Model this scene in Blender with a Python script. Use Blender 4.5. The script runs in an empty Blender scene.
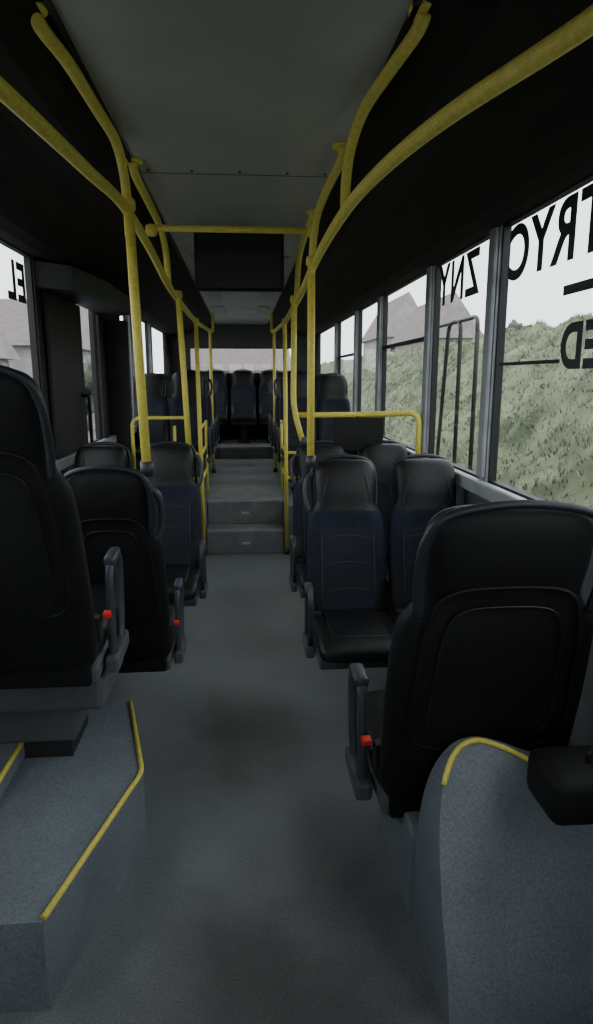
import bpy, bmesh, math, random
from mathutils import Vector, Matrix, noise
random.seed(4)
scene = bpy.context.scene
COL = scene.collection

# ---------------------------------------------------------------- materials
def mat(name, c, rough=0.6, c2=None, scale=8.0, metal=0.0, bump=0.0, bscale=None, detail=4.0, spec=0.5, stretch=None, lo=.35, hi=.65):
    m = bpy.data.materials.new(name); m.use_nodes = True
    nt = m.node_tree; b = nt.nodes['Principled BSDF']
    b.inputs['Roughness'].default_value = rough
    b.inputs['Metallic'].default_value = metal
    b.inputs['Specular IOR Level'].default_value = spec
    tc = nt.nodes.new('ShaderNodeTexCoord')
    src = tc.outputs['Object']
    if stretch:
        mp = nt.nodes.new('ShaderNodeMapping'); mp.inputs['Scale'].default_value = stretch
        nt.links.new(src, mp.inputs['Vector']); src = mp.outputs['Vector']
    nz = nt.nodes.new('ShaderNodeTexNoise'); nz.inputs['Scale'].default_value = scale
    nz.inputs['Detail'].default_value = detail
    nt.links.new(src, nz.inputs['Vector'])
    rp = nt.nodes.new('ShaderNodeValToRGB')
    if c2 is None: c2 = tuple(v*0.75 for v in c)
    rp.color_ramp.elements[0].position = lo; rp.color_ramp.elements[1].position = hi
    rp.color_ramp.elements[0].color = (*c2, 1); rp.color_ramp.elements[1].color = (*c, 1)
    nt.links.new(nz.outputs['Fac'], rp.inputs['Fac'])
    nt.links.new(rp.outputs['Color'], b.inputs['Base Color'])
    if bump:
        n2 = nt.nodes.new('ShaderNodeTexNoise'); n2.inputs['Scale'].default_value = bscale or scale*6
        nt.links.new(src, n2.inputs['Vector'])
        bp = nt.nodes.new('ShaderNodeBump'); bp.inputs['Strength'].default_value = bump
        bp.inputs['Distance'].default_value = 0.01
        nt.links.new(n2.outputs['Fac'], bp.inputs['Height'])
        nt.links.new(bp.outputs['Normal'], b.inputs['Normal'])
    return m

def speckle(m, scale=170, lo=.72, hi=1.15):
    """fine mineral chips in safety vinyl"""
    nt=m.node_tree; b=nt.nodes['Principled BSDF']
    cur=b.inputs['Base Color'].links[0].from_socket
    tc=nt.nodes.new('ShaderNodeTexCoord')
    nz=nt.nodes.new('ShaderNodeTexNoise'); nz.inputs['Scale'].default_value=scale; nz.inputs['Detail'].default_value=3
    nt.links.new(tc.outputs['Object'],nz.inputs['Vector'])
    mr=nt.nodes.new('ShaderNodeMapRange'); mr.inputs['From Min'].default_value=.35; mr.inputs['From Max'].default_value=.65
    mr.inputs['To Min'].default_value=lo; mr.inputs['To Max'].default_value=hi
    nt.links.new(nz.outputs['Fac'],mr.inputs['Value'])
    vm=nt.nodes.new('ShaderNodeVectorMath'); vm.operation='SCALE'
    nt.links.new(cur,vm.inputs[0]); nt.links.new(mr.outputs[0],vm.inputs['Scale'])
    nt.links.new(vm.outputs[0],b.inputs['Base Color'])

def add_dirt_shade(m, spots):
    """muddy, foot-worn patches on the vinyl, plus painted shade at the aisle front: (x,y,rx,ry,strength) in floor coordinates"""
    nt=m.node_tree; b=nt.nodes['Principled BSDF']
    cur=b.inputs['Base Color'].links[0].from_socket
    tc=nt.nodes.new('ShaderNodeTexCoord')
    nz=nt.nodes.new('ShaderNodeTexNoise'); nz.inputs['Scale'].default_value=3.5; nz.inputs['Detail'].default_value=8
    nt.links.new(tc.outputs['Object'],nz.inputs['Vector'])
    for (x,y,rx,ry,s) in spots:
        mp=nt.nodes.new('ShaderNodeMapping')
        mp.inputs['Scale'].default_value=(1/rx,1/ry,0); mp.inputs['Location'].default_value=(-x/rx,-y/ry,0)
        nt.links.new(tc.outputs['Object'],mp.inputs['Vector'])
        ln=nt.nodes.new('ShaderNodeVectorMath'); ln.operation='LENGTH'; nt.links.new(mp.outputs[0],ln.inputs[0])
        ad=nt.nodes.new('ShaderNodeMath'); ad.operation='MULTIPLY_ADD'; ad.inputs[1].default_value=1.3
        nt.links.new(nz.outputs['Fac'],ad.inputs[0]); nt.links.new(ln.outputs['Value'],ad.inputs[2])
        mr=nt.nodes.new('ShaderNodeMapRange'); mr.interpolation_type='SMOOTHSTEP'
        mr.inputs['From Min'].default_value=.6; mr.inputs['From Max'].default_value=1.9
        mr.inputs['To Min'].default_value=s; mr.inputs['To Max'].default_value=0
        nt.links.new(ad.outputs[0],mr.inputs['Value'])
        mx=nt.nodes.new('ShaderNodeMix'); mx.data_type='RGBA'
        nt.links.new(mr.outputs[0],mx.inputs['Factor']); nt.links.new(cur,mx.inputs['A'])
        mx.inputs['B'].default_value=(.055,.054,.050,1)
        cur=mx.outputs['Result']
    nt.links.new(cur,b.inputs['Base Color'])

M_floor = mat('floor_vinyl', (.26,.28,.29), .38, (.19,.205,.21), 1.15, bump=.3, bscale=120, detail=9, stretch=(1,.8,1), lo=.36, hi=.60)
add_dirt_shade(M_floor,[(-.02,2.75,.40,.42,.62),(.08,1.30,.55,.85,.75),(.05,4.4,.3,.6,.25)])  # widest patch: foot wear plus front-aisle shade painted into the vinyl
speckle(M_floor)
M_panel = mat('grey_vinyl_panel', (.215,.25,.285), .55, (.15,.178,.205), 3, bump=.25, bscale=90, detail=8)
speckle(M_panel,150,.8,1.12)
M_riser = mat('step_riser', (.24,.25,.255), .5)
M_wall = mat('wall_trim', (.09,.095,.10), .55)
M_wallD = mat('wall_dark', (.025,.023,.023), .7)
M_alu = mat('pillar_grey', (.36,.385,.41), .45)
M_ceil = mat('ceiling_panel', (.44,.46,.44), .45, (.37,.395,.385), 2)
M_cove = mat('cove_dark', (.016,.012,.011), .8, spec=.3)
M_seam = mat('seam_dark', (.02,.02,.02), .7)
M_yel = mat('yellow_rail_paint', (.92,.80,.15), .40, (.78,.66,.11), 60, bump=.3, bscale=300)
M_vinyl = mat('black_vinyl', (.011,.0115,.013), .42, bump=.25, bscale=180, spec=.4)
M_fab = mat('seat_fabric', (.036,.042,.056), .9, (.022,.026,.036), 120, bump=.5, bscale=300, spec=.25)
M_side = mat('seat_bolster_blue', (.017,.021,.038), .75, (.012,.015,.027), 40, bump=.3, bscale=250, spec=.3)
M_navy = mat('navy_band', (.012,.018,.042), .7, spec=.3)
M_shell = mat('seat_shell', (.0075,.0075,.0085), .6, bump=.15, bscale=250, spec=.3)
M_gloss = mat('gloss_black', (.012,.0125,.014), .4, spec=.4)
M_arm = mat('armrest_plastic', (.05,.057,.072), .45)
M_handle = mat('grab_handle_plastic', (.020,.024,.034), .45)
M_base = mat('seat_base_grey', (.095,.10,.11), .55)
M_red = mat('buckle_red', (.75,.03,.02), .4)
M_stitch = mat('stitching', (.07,.08,.095), .7)
M_rubber = mat('rubber', (.010,.010,.011), .6)
M_letter = mat('letter_vinyl', (.035,.04,.045), .6)
M_screen = mat('screen_black', (.006,.006,.006), .45, spec=.3)
M_white = mat('marker_white', (.6,.6,.6), .5)

def glassmat():
    m = bpy.data.materials.new('window_glass'); m.use_nodes = True
    nt = m.node_tree; nt.nodes.clear()
    o = nt.nodes.new('ShaderNodeOutputMaterial')
    t = nt.nodes.new('ShaderNodeBsdfTransparent'); t.inputs['Color'].default_value = (.92,.94,.94,1)
    g = nt.nodes.new('ShaderNodeBsdfGlossy'); g.inputs['Roughness'].default_value = .03
    mx = nt.nodes.new('ShaderNodeMixShader'); mx.inputs[0].default_value = .05
    nt.links.new(t.outputs[0], mx.inputs[1]); nt.links.new(g.outputs[0], mx.inputs[2])
    nt.links.new(mx.outputs[0], o.inputs['Surface'])
    return m
M_glass = glassmat()

# ---------------------------------------------------------------- mesh builder
def catmull(pts, sub=6, closed=False):
    P = [tuple(p) for p in pts]; n = len(P); out = []
    rng = n if closed else n-1
    for i in range(rng):
        if closed: p0,p1,p2,p3 = P[(i-1)%n],P[i],P[(i+1)%n],P[(i+2)%n]
        else: p0,p1,p2,p3 = P[max(i-1,0)],P[i],P[i+1],P[min(i+2,n-1)]
        for k in range(sub):
            t = k/sub
            out.append(tuple(0.5*((2*b)+(-a+c)*t+(2*a-5*b+4*c-d)*t*t+(-a+3*b-3*c+d)*t**3)
                             for a,b,c,d in zip(p0,p1,p2,p3)))
    if not closed: out.append(P[-1])
    return out

def fillet(pts, r=.06, sub=6):
    P=[Vector(p) for p in pts]; out=[P[0]]
    for i in range(1,len(P)-1):
        a=P[i-1]-P[i]; b=P[i+1]-P[i]
        rr=min(r,a.length*.49,b.length*.49)
        s=P[i]+a.normalized()*rr; e=P[i]+b.normalized()*rr
        for k in range(sub+1):
            t=k/sub; out.append(s*(1-t)**2+P[i]*2*t*(1-t)+e*t*t)
    out.append(P[-1]); return out

class MB:
    def __init__(s): s.v=[]; s.f=[]; s.m=[]; s.sm=[]; s.mats=[]
    def mi(s,m):
        if m not in s.mats: s.mats.append(m)
        return s.mats.index(m)
    def face(s,idx,m,smooth=False):
        s.f.append(idx); s.m.append(s.mi(m)); s.sm.append(smooth)
    def box(s,x0,x1,y0,y1,z0,z1,m,bev=0.0,seg=2,rot=None):
        bm=bmesh.new(); bmesh.ops.create_cube(bm,size=1)
        for v in bm.verts:
            v.co=Vector(((x0+x1)/2+v.co.x*(x1-x0),(y0+y1)/2+v.co.y*(y1-y0),(z0+z1)/2+v.co.z*(z1-z0)))
        if bev: bmesh.ops.bevel(bm,geom=bm.edges[:],offset=bev,segments=seg,affect='EDGES',profile=.5)
        if rot is not None: bmesh.ops.transform(bm,matrix=rot,verts=bm.verts[:])
        o=len(s.v); bm.verts.ensure_lookup_table()
        for v in bm.verts: s.v.append(tuple(v.co))
        for f in bm.faces: s.face([o+v.index for v in f.verts],m,bool(bev) and seg>2)
        bm.free()
    def prism(s,poly,z0,z1,m,mtop=None):
        o=len(s.v); n=len(poly)
        for z in (z0,z1):
            for x,y in poly: s.v.append((x,y,z))
        s.face([o+i for i in range(n)][::-1],m); s.face([o+n+i for i in range(n)],mtop or m)
        for i in range(n):
            j=(i+1)%n; s.face([o+i,o+j,o+n+j,o+n+i],m)
    def tube(s,pts,r,m,closed=False,seg=10):
        P=[Vector(p) for p in pts]; n=len(P); o=len(s.v)
        T=[]
        for i in range(n):
            if closed: t=P[(i+1)%n]-P[i-1]
            else: t=P[min(i+1,n-1)]-P[max(i-1,0)]
            T.append(t.normalized())
        up=Vector((0,0,1)) if abs(T[0].z)<.9 else Vector((1,0,0))
        N=(up-T[0]*up.dot(T[0])).normalized()
        for i in range(n):
            N=(N-T[i]*N.dot(T[i])).normalized(); B=T[i].cross(N)
            for k in range(seg):
                a=2*math.pi*k/seg; s.v.append(tuple(P[i]+N*math.cos(a)*r+B*math.sin(a)*r))
        for i in range(n if closed else n-1):
            j=(i+1)%n
            for k in range(seg):
                l=(k+1)%seg; s.face([o+i*seg+k,o+i*seg+l,o+j*seg+l,o+j*seg+k],m,True)
        if not closed:
            s.face([o+k for k in range(seg)][::-1],m); s.face([o+(n-1)*seg+k for k in range(seg)],m)
    def loft(s,secs,mapf,matf,n=32,e=3.0,sub=3,dent=0.0):
        S=catmull(secs,sub); o=len(s.v)
        for (h,c,hw,hd,dw) in S:
            for k in range(n):
                a=2*math.pi*k/n; ca,sa=math.cos(a),math.sin(a)
                x=hw*math.copysign(abs(ca)**(2/e),ca); y=hd*math.copysign(abs(sa)**(2/e),sa)
                if y<0 and dw>0:
                    q=abs(x)/(hw*.68)
                    if q<1: y+=dent*dw*(1-q**4)
                s.v.append(mapf(x,c+y,h))
        for i in range(len(S)-1):
            for k in range(n):
                l=(k+1)%n
                a=2*math.pi*(k+.5)/n; xr=math.copysign(abs(math.cos(a))**(2/e),math.cos(a))
                s.face([o+i*n+k,o+i*n+l,o+(i+1)*n+l,o+(i+1)*n+k],matf(S[i][0],xr,math.sin(a)<0),True)
        s.face([o+k for k in range(n)][::-1],matf(S[0][0],0,False),True)
        s.face([o+(len(S)-1)*n+k for k in range(n)],matf(S[-1][0],0,False),True)
    def mesh(s,name):
        me=bpy.data.meshes.new(name); me.from_pydata(s.v,[],s.f)
        for m in s.mats: me.materials.append(m)
        for p,mi,sm in zip(me.polygons,s.m,s.sm): p.material_index=mi; p.use_smooth=sm
        bm=bmesh.new(); bm.from_mesh(me); bmesh.ops.recalc_face_normals(bm,faces=bm.faces[:]); bm.to_mesh(me); bm.free()
        me.update(); return me
    def obj(s,name,parent=None):
        ob=bpy.data.objects.new(name,s.mesh(name)); COL.objects.link(ob)
        if parent: ob.parent=parent
        return ob

# ---------------------------------------------------------------- room shell
XW=1.17; YF=-1.6; YB=11.0
ZB=1.12; ZT=2.30; ZC=2.47

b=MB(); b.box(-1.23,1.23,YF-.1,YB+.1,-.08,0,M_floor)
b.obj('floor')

def wall(name,sx,openings):
    b=MB()
    xa,xb=(XW,XW+.05) if sx>0 else (-XW-.05,-XW)
    b.box(xa,xb,YF,YB,0,ZB,M_wall)
    b.box(xa,xb,YF,YB,ZT,ZC+.05,M_wallD)
    ys=[YF]+[y for o in openings for y in o]+[YB]
    for i in range(0,len(ys),2):
        y0,y1=ys[i],ys[i+1]
        thin=(y1-y0)<.3
        b.box(xa,xb,y0,y1,ZB,ZT,M_alu if thin else M_wallD)
        if thin:
            xi=sorted((sx*(XW-.022),sx*XW))
            b.box(xi[0],xi[1],y0+.005,y1-.005,ZB+.02,ZT,M_alu,bev=.01)
    xi=sorted((sx*(XW-.05),sx*XW)); b.box(xi[0],xi[1],YF,YB,ZB-.06,ZB+.01,M_alu,bev=.012)
    xi=sorted((sx*(XW-.02),sx*XW)); b.box(xi[0],xi[1],2.8,5.6,.03,.20,M_wall,bev=.008)
    b.obj(name)
OR=[(-.6,1.0),(1.10,3.05),(3.14,4.10),(4.20,5.60),(5.72,6.78),(6.90,8.25),(8.38,10.4)]
OL=[(1.02,2.35),(2.47,3.98),(4.90,5.50),(6.6,7.05),(7.25,8.55),(8.7,10.4)]  # unseen left wall behind the camera left solid to darken the foreground
wall('wall_right',1,OR); wall('wall_left',-1,OL)
wn=0
WIN={}
for sx,O in ((1,OR),(-1,OL)):
    for i,(y0,y1) in enumerate(O):
        wn+=1; b=MB()
        xg=sorted((sx*(XW+.03),sx*(XW+.036)))
        b.box(xg[0],xg[1],y0,y1,ZB,ZT,M_glass)
        xf=sorted((sx*(XW+.012),sx*(XW+.048))); w=.013
        b.box(xf[0],xf[1],y0,y0+w,ZB,ZT,M_rubber); b.box(xf[0],xf[1],y1-w,y1,ZB,ZT,M_rubber)
        b.box(xf[0],xf[1],y0,y1,ZB,ZB+w,M_rubber); b.box(xf[0],xf[1],y0,y1,ZT-w,ZT,M_rubber)
        if sx>0 and i in (3,5):
            b.box(xf[0],xf[1],y0,y1,1.86,1.885,M_rubber)
        WIN[(sx,i)]=b.obj('window_%d'%wn)

b=MB()
b.box(-1.23,1.23,YB,YB+.08,0,1.68,M_wallD); b.box(-1.23,1.23,YB,YB+.08,2.11,ZC+.05,M_wall)
b.box(-1.23,-.85,YB,YB+.08,1.68,2.11,M_wall); b.box(.85,1.23,YB,YB+.08,1.68,2.11,M_wall)
b.obj('wall_rear')
b=MB(); b.box(-.85,.85,YB+.03,YB+.036,1.68,2.11,M_glass)
b.box(-.85,.85,YB+.01,YB+.05,1.68,1.70,M_rubber); b.box(-.85,.85,YB+.01,YB+.05,2.09,2.11,M_rubber)
b.obj('window_14')
b=MB()
b.box(-1.23,1.23,YF-.08,YF,0,1.1,M_wallD); b.box(-1.23,1.23,YF-.08,YF,2.1,ZC+.05,M_wallD)  # unseen front wall, its glazing made small to darken the near floor
b.box(-1.23,-1.0,YF-.08,YF,1.1,2.1,M_wallD); b.box(1.0,1.23,YF-.08,YF,1.1,2.1,M_wallD)
b.obj('wall_front')
b=MB(); b.box(-1.0,1.0,YF-.05,YF-.044,1.1,2.1,M_glass); b.box(-.03,.03,YF-.06,YF-.03,1.1,2.1,M_rubber)
b.obj('window_15')

# ceiling
b=MB()
b.box(-.44,.42,YF,YB,ZC,ZC+.05,M_ceil)
for y in (1.05,3.02,6.2,8.6): b.box(-.44,.42,y-.003,y+.003,ZC-.001,ZC,M_seam)
for x in (-.38,-.2,0,.2,.36): b.tube([(x,2.98,ZC-.004),(x,2.98,ZC)],.006,M_seam)
for y0 in (4.9,6.6,8.2):
    for x in (-.36,.20): b.box(x,x+.14,y0,y0+.95,ZC-.012,ZC,M_alu,bev=.006)
b.box(-.44,-.425,YF,YB,ZC-.012,ZC,M_seam); b.box(.405,.42,YF,YB,ZC-.012,ZC,M_seam)
b.obj('ceiling')
for nm,sx in (('ceiling_cove_right',1),('ceiling_cove_left',-1)):
    b=MB()
    prof=[(XW,ZT-.01),(1.08,ZT-.02),(1.0,ZT-.01),(.86,ZT+.05),(.70,ZT+.09),(.56,ZT+.10),(.50,ZT+.13),(.42 if sx>0 else .44,ZC)]
    for (x,z) in prof:
        for y in (YF,YB): b.v.append((sx*x,y,z))
    for i in range(len(prof)-1): b.face([2*i,2*i+1,2*i+3,2*i+2],M_cove,False)
    o=len(b.v); b.v+= [(sx*XW,YF,ZC+.05),(sx*XW,YB,ZC+.05),(sx*.44,YF,ZC+.05),(sx*.44,YB,ZC+.05)]
    b.face([o,o+1,o+3,o+2],M_cove)
    b.obj(nm)

# rear platform + steps
XP=XW-.002
b=MB()
b.box(-XP,XP,6.27,9.6,0,.45,M_panel); b.box(-.37,.37,6.27,9.6,.45,.452,M_riser)
b.box(-XP,-.37,5.92,6.27,0,.45,M_panel); b.box(.37,XP,5.92,6.27,0,.45,M_panel)
b.box(-XP,XP,9.6,YB-.002,0,.62,M_panel); b.box(-.37,.37,9.6,YB-.002,.62,.622,M_riser)
b.obj('rear_platform')
b=MB()
b.box(-.365,.365,5.93,6.265,0,.225,M_riser,bev=.008); b.box(-.365,.365,6.23,6.268,.226,.455,M_riser,bev=.006)
b.box(-.36,.36,5.925,5.95,.205,.229,M_alu,bev=.004); b.box(-.36,.36,6.222,6.245,.435,.459,M_alu,bev=.004)
for y,z in ((5.924,.10),(6.226,.33)):
    b.box(-.035,.035,y-.006,y+.01,z-.008,z+.012,M_white,bev=.003)
b.box(-.36,.36,9.58,9.61,.452,.625,M_riser); b.box(-.36,.36,9.575,9.6,.60,.626,M_alu)
b.obj('aisle_steps')

# left platform for raised seat
b=MB()
PL=[(-XP,1.45),(-.53,1.45),(-.37,2.08),(-.50,2.6),(-XP,2.6)]
b.prism(PL,0,.27,M_panel)
b.tube(fillet([(-.53,1.46,.272),(-.374,2.08,.272),(-.50,2.59,.272)],.04),.009,M_yel)
b.box(-XP,-.81,1.80,2.25,.27,.34,M_panel,bev=.01)
b.tube([(-.815,1.8,.335),(-.815,2.25,.335)],.009,M_yel)
b.obj('left_wheel_platform')

# right wheel arch housing
ZTOP=catmull([(.49,.26),(.50,.39),(.525,.50),(.575,.58),(.64,.607),(.72,.59),(.82,.55),(1.0,.51),(XP,.49)],5)
b=MB()
nv=14; yb=1.66
def yf(z): return 1.30+.34*(z/.61)**1.5
cols=len(ZTOP)
for (x,zt) in ZTOP:
    for j in range(nv+1):
        z=zt*j/nv; b.v.append((x,yf(z),z))
    b.v.append((x,yb,zt)); b.v.append((x,yb,0))
R=nv+3
for i in range(cols-1):
    for j in range(R-1):
        b.face([i*R+j,(i+1)*R+j,(i+1)*R+j+1,i*R+j+1],M_panel,j<nv-1)
b.face(list(range(R)),M_panel)
b.tube([(x,yf(z)-.002,z+.002) for x,z in ZTOP if z>.50 and x<.9],.008,M_yel)
b.box(.475,XP,1.66,2.10,0,.30,M_panel,bev=.012)
b.obj('wheel_arch')

# ---------------------------------------------------------------- seats
LEAN=.22
def seat_mesh(name,arm,leg=True,handle=True):
    b=MB(); yc=lambda z:(z-.4)*LEAN
    secs=[(z,yc(z),hw,hd,dw) for z,hw,hd,dw in
      [(.385,.155,.02,0),(.40,.185,.045,0),(.45,.198,.058,.4),(.55,.203,.062,1),(.70,.205,.062,1),(.85,.203,.060,1),
       (.94,.198,.056,.8),(.985,.188,.052,.3),(1.015,.168,.05,0),(1.05,.155,.052,0),(1.12,.158,.060,0),(1.20,.158,.058,0),(1.245,.145,.048,0),(1.268,.115,.032,0),(1.275,.06,.012,0)]]
    def mf(z,xr,front):
        if not front: return M_shell
        if z<.90: return M_fab if abs(xr)<.70 else (M_side if z>.60 else M_vinyl)
        if z<1.0: return M_navy if abs(xr)>.55 or z>.96 else M_side
        return M_vinyl
    b.loft(secs,lambda x,y,h:(x,y,h),mf,dent=.022)
    for z in (.58,.72,.86):
        y=yc(z)-.0415
        b.tube([(x,y-.001,z+.02*(1-(x/.12)**2)) for x in [k*.03-.12 for k in range(9)]],.0018,M_stitch,seg=5)
    for sx in (-1,1):
        b.tube([(sx*.135,yc(z)-.0585,z) for z in (.5,.6,.7,.8,.88)],.002,M_stitch,seg=5)
        b.tube([(sx*(.135-.05*(z-1.04)/.2),yc(z)-.0565-.004*math.sin((z-1.04)*15),z) for z in (1.05,1.1,1.15,1.2)],.0018,M_stitch,seg=5)
    fr=[(-.15,.62),(-.155,.85),(-.145,.98),(-.11,1.06),(0,1.075),(.11,1.06),(.145,.98),(.155,.85),(.15,.62),(0,.60)]
    def yb_(z): return yc(z)+ .0575
    b.tube([(x,yb_(z)-.001,z) for x,z in catmull(fr,5,True)],.005,M_shell,closed=True,seg=6)
    fr2=[(x*.78,.62+(z-.62)*.82+.03) for x,z in fr]
    b.tube([(x,yb_(z),z) for x,z in catmull(fr2,5,True)],.0035,M_gloss,closed=True,seg=6)
    hp=[(-.165,1.0),(-.172,1.10),(-.165,1.20),(-.125,1.262),(0,1.285),(.125,1.262),(.165,1.20),(.172,1.10),(.165,1.0)]
    b.tube([(x,yc(z)+.048,z) for x,z in catmull(hp,5)],.011,M_handle,seg=8)
    cs=[(-.49,.425,.14,.012,0),(-.485,.43,.18,.03,0),(-.46,.438,.197,.045,0),(-.38,.445,.203,.052,0),(-.2,.44,.203,.052,0),(-.05,.435,.20,.05,0),(.02,.43,.19,.04,0)]
    def cm(h,xr,front): return M_vinyl
    b.loft(cs,lambda x,y,h:(x,h,y),cm,e=3.5)
    b.box(-.135,.135,-.40,-.04,.475,.4985,M_vinyl,bev=.008,seg=3)
    b.box(-.195,.195,-.42,.02,.335,.395,M_base,bev=.012)
    b.box(-.18,.18,.0,.04,.34,.46,M_shell,bev=.01)
    if leg:
        b.box(-.05,.05,-.34,-.06,.0,.34,M_seam,bev=.01); b.box(-.09,.09,-.38,-.02,0,.02,M_seam,bev=.005)
    if arm:
        x=arm*.222
        L=[(x,-.10,.36),(x,-.115,.52),(x,-.13,.63),(x,-.17,.672),(x,-.24,.672),(x,-.285,.63),(x,-.275,.52),(x,-.24,.40),(x,-.20,.355),(x,-.14,.35)]
        b.tube(catmull(L,4,True),.0135,M_arm,closed=True,seg=8)
        b.box(x-.018,x+.018,-.25,-.135,.655,.69,M_arm,bev=.012,seg=3)
        b.box(x-.02,x+.02,-.28,-.06,.33,.385,M_base,bev=.01)
        b.box(x-.03*arm-.012,x-.03*arm+.012,-.07,-.035,.45,.53,M_seam,bev=.004)
        b.box(x-.011,x+.011,-.070,-.038,.525,.543,M_red,bev=.004)
        if handle:
            hx=arm*.165
            g=[(hx,yc(.97)+.02,.97),(hx+arm*.03,yc(1.0)+.02,1.02),(hx+arm*.042,yc(1.1)+.02,1.10),(hx+arm*.03,yc(1.18)+.02,1.17),(hx-arm*.01,yc(1.2)+.02,1.20)]
            b.tube(catmull(g,5),.014,M_arm,seg=8)
    b.box(-.19,-.15,-.10,-.06,.47,.502,M_seam,bev=.006)
    return b.mesh(name)
SM={}
def seat(x,y,z,face,aisle,leg=False,sc=1.0,szf=1.0,tilt=0,scx=1.0,handle=True):
    arm=aisle if face<0 else -aisle
    k=(arm,leg,handle)
    if k not in SM: SM[k]=seat_mesh('passenger_seat_mesh',arm,leg,handle)
    ob=bpy.data.objects.new('passenger_seat',SM[k]); COL.objects.link(ob)
    ob.location=(x,y,z); ob.rotation_euler=(math.radians(tilt)*(-1),0,math.pi if face>0 else 0)
    ob.scale=(sc*scx,sc,sc*szf)
    return ob
seat(.69,1.80,-.10,1,-1,sc=1.10,scx=1.30,handle=False)
seat(-.72,2.10,.245,1,1,sc=1.05,szf=1.06,tilt=4,handle=False,scx=1.08)
seat(-.54,2.76,0,1,1); seat(-.95,2.76,0,1,0,leg=True)
seat(-.485,4.05,0,-1,1,szf=.94); seat(-.91,4.05,0,-1,0,szf=.94,leg=True)
seat(.52,3.15,0,-1,-1,szf=.945); seat(.945,3.15,0,-1,0,szf=.945,leg=True)
seat(.52,4.15,0,-1,-1,szf=.93); seat(.945,4.15,0,-1,0,szf=.93,leg=True)
for y in (6.95,7.75,8.55,9.3):
    for s in (-1,1):
        z=.45
        seat(s*.58,y,z,-1,-s,szf=.97,leg=True); seat(s*.97,y,z,-1,0,szf=1.05,sc=.90,leg=True)
for x in (-.9,-.45,0,.45,.9): seat(x,10.55,.62,-1,0,szf=.88,leg=True)

b=MB(); b.box(-.98,-.50,2.12,2.52,.485,.61,M_base,bev=.02); b.box(-.90,-.62,2.18,2.46,.34,.50,M_base,bev=.01); b.box(-.88,-.64,2.20,2.44,.27,.35,M_seam)
b.obj('seat_pedestal')
b=MB()
for (s,y) in ((-1,2.98),(-1,3.85),(1,2.95),(1,3.95)):
    x0,x1=sorted((s*.40,s*XP)); b.box(x0,x1,y-.05,y+.0,.285,.335,M_base,bev=.01)
b.obj('seat_mounting_beams')

b=MB(); b.box(.735,1.12,1.34,1.52,.535,.665,M_shell,bev=.03,seg=3)
b.tube(fillet([(.86,1.43,.66),(.86,1.43,.69),(1.0,1.43,.69),(1.0,1.43,.66)],.02),.007,M_gloss)
b.obj('equipment_case')

# ---------------------------------------------------------------- rails and poles
r=.019
def rail(name,paths,rad=r,extra=None):
    b=MB()
    for p in paths: b.tube(p,rad,M_yel,seg=12)
    if extra:
        for (x,y,z) in extra: b.box(x-.027,x+.027,y-.027,y+.027,z-.027,z+.027,M_yel,bev=.018,seg=3)
    return b.obj(name)
railL=[(-.60,.75,2.22),(-.50,1.2,2.18),(-.455,1.6,2.18),(-.44,2.1,2.21),(-.435,2.65,2.25),(-.43,3.3,2.22),(-.42,4.0,2.14),(-.41,4.8,2.11),(-.40,5.9,2.10),(-.39,7.2,2.14),(-.39,8.6,2.2),(-.39,9.0,2.26),(-.39,9.1,2.47)]
railR=[(.72,.75,2.24),(.585,1.12,2.19),(.45,1.55,2.18),(.39,2.0,2.19),(.37,2.5,2.20),(.36,3.2,2.18),(.355,4.0,2.12),(.36,4.8,2.10),(.37,5.9,2.10),(.38,7.2,2.14),(.39,8.6,2.2),(.39,9.0,2.26),(.39,9.1,2.47)]
rail('ceiling_handrail',[catmull(railL,6)])
rail('ceiling_handrail',[catmull(railR,6)],.020)
def hoop(pts):
    x,y,z=pts[0]
    b=MB(); b.tube(catmull(pts,6),.018,M_yel,seg=12)
    b.tube([(x,y,ZC-.012),(x,y,ZC)],.04,M_yel,seg=16)
    b.obj('ceiling_handrail_hoop')
hoop([(-.48,1.76,2.465),(-.47,1.82,2.445),(-.45,1.98,2.44),(-.44,2.3,2.44),(-.43,2.52,2.43),(-.43,2.66,2.37),(-.428,2.70,2.27),(-.425,2.70,2.15)])
hoop([(-.425,2.86,2.465),(-.425,2.92,2.43),(-.425,3.3,2.42),(-.42,3.7,2.39),(-.42,3.92,2.30),(-.42,3.98,2.14)])
hoop([(.44,1.70,2.465),(.435,1.76,2.445),(.41,1.97,2.44),(.385,2.2,2.43),(.375,2.38,2.38),(.37,2.44,2.29),(.37,2.45,2.2)])
hoop([(.385,2.62,2.465),(.385,2.68,2.43),(.37,3.0,2.41),(.352,3.2,2.35),(.345,3.30,2.25),(.34,3.32,2.10)])
hoop([(.38,3.6,2.465),(.37,3.66,2.43),(.36,4.0,2.40),(.355,4.25,2.32),(.35,4.34,2.12)])
def pole(pts):
    b=MB(); b.tube(fillet(pts,.1),r,M_yel,seg=12)
    x,y,z=pts[0]; b.tube([(x,y,z-.01),(x,y,z+.05)],r+.008,M_arm,seg=12)
    q=pts[-1]; b.box(q[0]-.026,q[0]+.026,q[1]-.026,q[1]+.026,q[2]-.03,q[2]+.02,M_yel,bev=.015,seg=3)
    b.obj('grab_pole')
pole([(-.395,2.66,1.24),(-.425,2.70,2.27)])
pole([(.34,3.32,1.18),(.34,3.32,2.18)])
pole([(-.36,4.30,1.14),(-.40,4.34,2.14)])
pole([(.40,4.38,1.18),(.33,4.36,1.42),(.335,4.36,2.12)])
pole([(-.385,5.90,.0),(-.40,5.90,2.11)])
pole([(.385,5.90,.0),(.37,5.90,2.11)])
pole([(-.39,8.2,.45),(-.39,8.2,2.18)]); pole([(.39,8.2,.45),(.385,8.2,2.18)])
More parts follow.
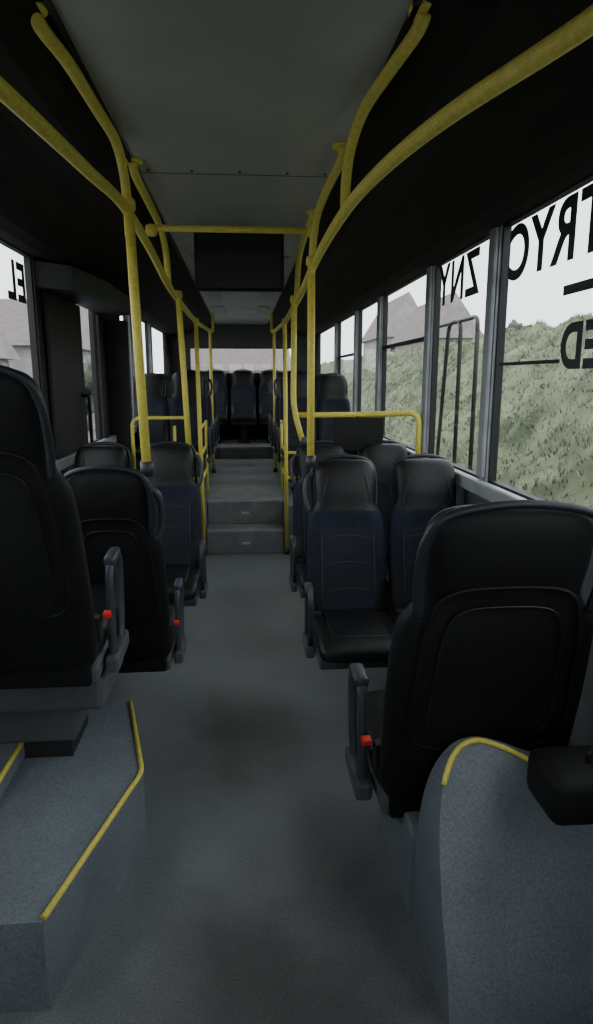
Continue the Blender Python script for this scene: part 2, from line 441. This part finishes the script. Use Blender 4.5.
rail('ceiling_crossbar',[[(-.425,3.35,2.32),(.345,3.35,2.32)]],.016,[(-.425,3.35,2.31),(.345,3.32,2.31)])
rail('partition_rail',[fillet([(.335,4.42,1.375),(.80,4.42,1.375),(1.13,4.15,1.40),(1.13,4.15,1.05)],.08)])
rail('partition_rail',[fillet([(-.375,4.42,1.36),(-.74,4.42,1.36),(-.74,4.42,.35)],.06)],.012)
b=MB(); b.box(.60,.94,4.35,4.38,1.13,1.36,M_screen,bev=.01); b.tube([(.77,4.38,1.3),(.77,4.42,1.38)],.012,M_arm); b.obj('information_display')
for s in (-1,1):
    x=s*.385
    P=[[(x,5.92,z),(x,6.7,z)] for z in (.72,.95,1.18)]
    P.append([(x,6.7,.45),(x,6.7,1.2)])
    P.append([(x,5.92,.72),(s*.62,5.92,.72)]); P.append([(x,5.92,.95),(s*.62,5.92,.95)]); P.append([(s*.62,5.92,.45),(s*.62,5.92,1.2)])
    rail('step_barrier_rail',P,.014)

b=MB(); b.box(-.27,.25,4.0,4.06,2.12,2.455,M_screen,bev=.015); b.box(-.25,.23,3.996,4.0,2.14,2.43,M_gloss)
b.box(-.10,.08,4.02,4.12,2.44,ZC,M_seam); b.obj('passenger_monitor')

# door (left) and mechanism box
b=MB()
xd=-XW+.03; xq=-XW+.001
b.box(xq,xd,4.08,4.84,.04,2.12,M_rubber,bev=.01)
b.box(xq,xd,4.84,4.90,.04,2.12,M_rubber,bev=.01); b.box(xq,xd,5.50,5.6,.04,2.12,M_rubber,bev=.01)
b.box(xq,xd,4.90,5.50,.04,ZB,M_rubber)
b.tube(fillet([(xd,4.78,.95),(-XW+.08,4.78,.95),(-XW+.08,4.78,1.5),(xd,4.78,1.5)],.03),.013,M_rubber)
b.obj('door_1')
b=MB(); b.prism([(xq,4.0),(-1.0,4.15),(-.92,4.8),(-.92,5.7),(xq,5.9)],2.13,2.27,M_base); b.obj('door_mechanism_box')
b=MB(); b.box(xq,-.98,5.84,5.90,.0,2.1,M_wallD,bev=.01); b.obj('door_partition_panel')

# ---------------------------------------------------------------- lettering
def text(s,loc,size,sx,align,parent,sp=1.0):
    cu=bpy.data.curves.new('lettering','FONT'); cu.body=s; cu.size=size; cu.extrude=.0008; cu.align_x=align
    cu.offset=.008; cu.space_character=sp
    cu.materials.append(M_letter)
    ob=bpy.data.objects.new('lettering',cu); COL.objects.link(ob)
    ob.location=loc; ob.rotation_euler=(math.pi/2,0,math.pi/2*sx); ob.parent=parent
text('ELEKTRYC',(XW+.026,3.0,2.05),.31,1,'RIGHT',WIN[(1,1)],1.08)
text('ZNY',(XW+.026,4.05,2.05),.31,1,'RIGHT',WIN[(1,2)],1.16)
text('NAPED',(XW+.026,2.44,1.66),.22,1,'RIGHT',WIN[(1,1)],1.1)
text('EL',(-XW-.026,3.90,2.03),.28,-1,'LEFT',WIN[(-1,1)],1.1)
b=MB(); b.box(XW+.024,XW+.027,2.15,2.45,1.92,1.955,M_letter); b.box(XW+.024,XW+.027,2.44,3.02,1.675,1.69,M_letter)
b.obj('stripe_decal',WIN[(1,1)])

# ---------------------------------------------------------------- exterior
M_grass=mat('grass',(.20,.225,.135),.95,(.07,.088,.05),1.8,bump=.8,bscale=30,detail=12)
M_tuft=mat('grass_dry',(.30,.33,.22),.95,(.12,.145,.085),4,detail=8)
M_road=mat('asphalt',(.16,.16,.165),.85,scale=5)
M_roof=mat('roof_tile',(.17,.14,.135),.8,scale=3)
M_plaster=mat('plaster',(.32,.30,.29),.8,scale=2)
M_tree=mat('tree_leaf',(.13,.15,.11),.9,(.08,.095,.07),3)
M_iron=mat('dark_iron',(.03,.03,.03),.5)
b=MB(); b.box(-60,60,-30,80,-.50,-.40,M_road); b.obj('ground')
def bank_z(x,y):
    t=min(max((x-2.1)/4.2,0),1)
    n=noise.noise(Vector((x*.8,y*.5,0)))*.22+noise.noise(Vector((x*2.4,y*2.4,4)))*.20+noise.noise(Vector((x*8,y*8,9)))*.08
    return -.42+3.0*(t*t*(3-2*t))+(.10*(x-6.3) if x>6.3 else 0)+n*min(1,t*4+.1)
b=MB(); nx,ny=110,380
for j in range(ny+1):
    y=-6+58*(j/ny)**1.3
    for i in range(nx+1):
        x=1.9+9.0*i/nx
        b.v.append((x,y,bank_z(x,y)))
for j in range(ny):
    for i in range(nx):
        a=j*(nx+1)+i; b.face([a,a+1,a+nx+2,a+nx+1],M_grass,True)
bank=b.obj('grass_bank')
b=MB()
for _ in range(34000):
    x=2.3+random.random()*4.6; y=0+random.random()**1.5*26
    z=bank_z(x,y)-.02
    h=.03+random.random()*.07
    m=M_tuft if noise.noise(Vector((x*1.3,y*1.1,3)))+random.uniform(-.3,.3)>0 else M_grass
    for k in range(3):
        a=random.random()*6.28; w=.008; dx,dy=math.cos(a),math.sin(a); o=len(b.v)
        b.v+=[(x-dy*w,y+dx*w,z),(x+dy*w,y-dx*w,z),(x+dx*h*.7,y+dy*h*.7,z+h)]
        b.face([o,o+1,o+2],m)
b.obj('grass_tufts',bank)
def house(name,x0,x1,y0,y1,z0,ze,zr,axis='x'):
    b=MB(); b.box(x0,x1,y0,y1,z0,ze,M_plaster)
    o=len(b.v)
    if axis=='y':
        xm=(x0+x1)/2; b.v+=[(x0-.3,y0-.3,ze-.2),(xm,y0-.3,zr),(x1+.3,y0-.3,ze-.2),(x0-.3,y1+.3,ze-.2),(xm,y1+.3,zr),(x1+.3,y1+.3,ze-.2)]
    else:
        ym=(y0+y1)/2; b.v+=[(x0-.3,y0-.4,ze-.2),(x0-.3,ym,zr),(x0-.3,y1+.4,ze-.2),(x1+.3,y0-.4,ze-.2),(x1+.3,ym,zr),(x1+.3,y1+.4,ze-.2)]
    b.face([o,o+1,o+4,o+3],M_roof); b.face([o+1,o+2,o+5,o+4],M_roof); b.face([o,o+1,o+2],M_plaster); b.face([o+3,o+4,o+5],M_plaster); b.face([o,o+2,o+5,o+3],M_plaster)
    for k in range(2):
        xx=x0+(x1-x0)*(.15+.45*k); b.box(xx,xx+.6,y0-.03,y0+.02,ze-1.4,ze-.5,M_screen)
        b.box(xx-.06,xx+.66,y0-.04,y0-.0,ze-1.48,ze-1.4,M_alu)
    b.obj(name)
house('house',8.3,10.7,30,36,-.4,3.6,5.4,'y')
house('house',9.8,13.0,46,54,-.4,4.6,7.4,'y')
house('house',-14,-7.5,14,22,-.4,2.4,4.6,'x')
house('house',-15,-8,30,42,-.4,3.2,5.6,'x')
house('house',-3.5,3.0,44,52,-.4,2.3,3.7,'x')
def tree(x,y,z,h,wide=.35):
    b=MB(); b.tube([(x,y,z),(x+.1,y,z+h*.4),(x,y,z+h*.7)],.08,M_roof,seg=7)
    for k in range(16):
        bm=bmesh.new(); bmesh.ops.create_icosphere(bm,subdivisions=3,radius=h*(.10+.1*random.random()))
        c=Vector((x+random.uniform(-wide,wide)*h,y+random.uniform(-wide,wide)*h,z+h*(.35+.45*random.random())))
        o=len(b.v)
        for v in bm.verts:
            b.v.append(tuple(v.co*(1+.9*noise.noise(v.co*6+c)+.5*noise.noise(v.co*14+c))+c))
        for f in bm.faces: b.face([o+v.index for v in f.verts],M_tree,True)
        bm.free()
    b.obj('tree')
for (x,y,z,h) in ((9.8,16,1.95,1.3),(11,20,1.9,1.6),(10.2,23,1.9,1.7),(-6,26,-.4,3),(-12,50,-.4,6),(6,90,-1.4,5),(-8,90,-1.4,5)): tree(x,y,z,h,.6 if x>9 else .35)
b=MB()
for dy in (0,.5):
    b.tube(fillet([(2.25,6.3+dy,-.42),(2.25,6.3+dy,2.2),(2.25,7.2+dy,2.2),(2.25,7.6+dy,-.42)],.12),.022,M_iron)
b.obj('metal_stair_rail')

# ---------------------------------------------------------------- light
w=bpy.data.worlds.new('World'); scene.world=w; w.use_nodes=True
nt=w.node_tree; bg=nt.nodes['Background']
tc=nt.nodes.new('ShaderNodeTexCoord'); nz=nt.nodes.new('ShaderNodeTexNoise'); nz.inputs['Scale'].default_value=2.0; nz.inputs['Detail'].default_value=5
rp=nt.nodes.new('ShaderNodeValToRGB'); rp.color_ramp.elements[0].color=(.76,.79,.82,1); rp.color_ramp.elements[1].color=(.95,.96,.97,1)
rp.color_ramp.elements[0].position=.3; rp.color_ramp.elements[1].position=.7
nt.links.new(tc.outputs['Generated'],nz.inputs['Vector']); nt.links.new(nz.outputs['Fac'],rp.inputs['Fac']); nt.links.new(rp.outputs['Color'],bg.inputs['Color'])
bg.inputs['Strength'].default_value=3.8

# ---------------------------------------------------------------- camera
cd=bpy.data.cameras.new('Camera'); cam=bpy.data.objects.new('Camera',cd); COL.objects.link(cam)
cd.sensor_fit='VERTICAL'; cd.sensor_height=36; cd.lens=650/1024*36; cd.clip_start=.02
cam.location=(0,0,1.62)
th=math.radians(11.65); ps=math.radians(4.6)
d=Vector((math.sin(ps)*math.cos(th),math.cos(ps)*math.cos(th),-math.sin(th)))
cam.rotation_euler=d.to_track_quat('-Z','Y').to_euler()
scene.camera=cam
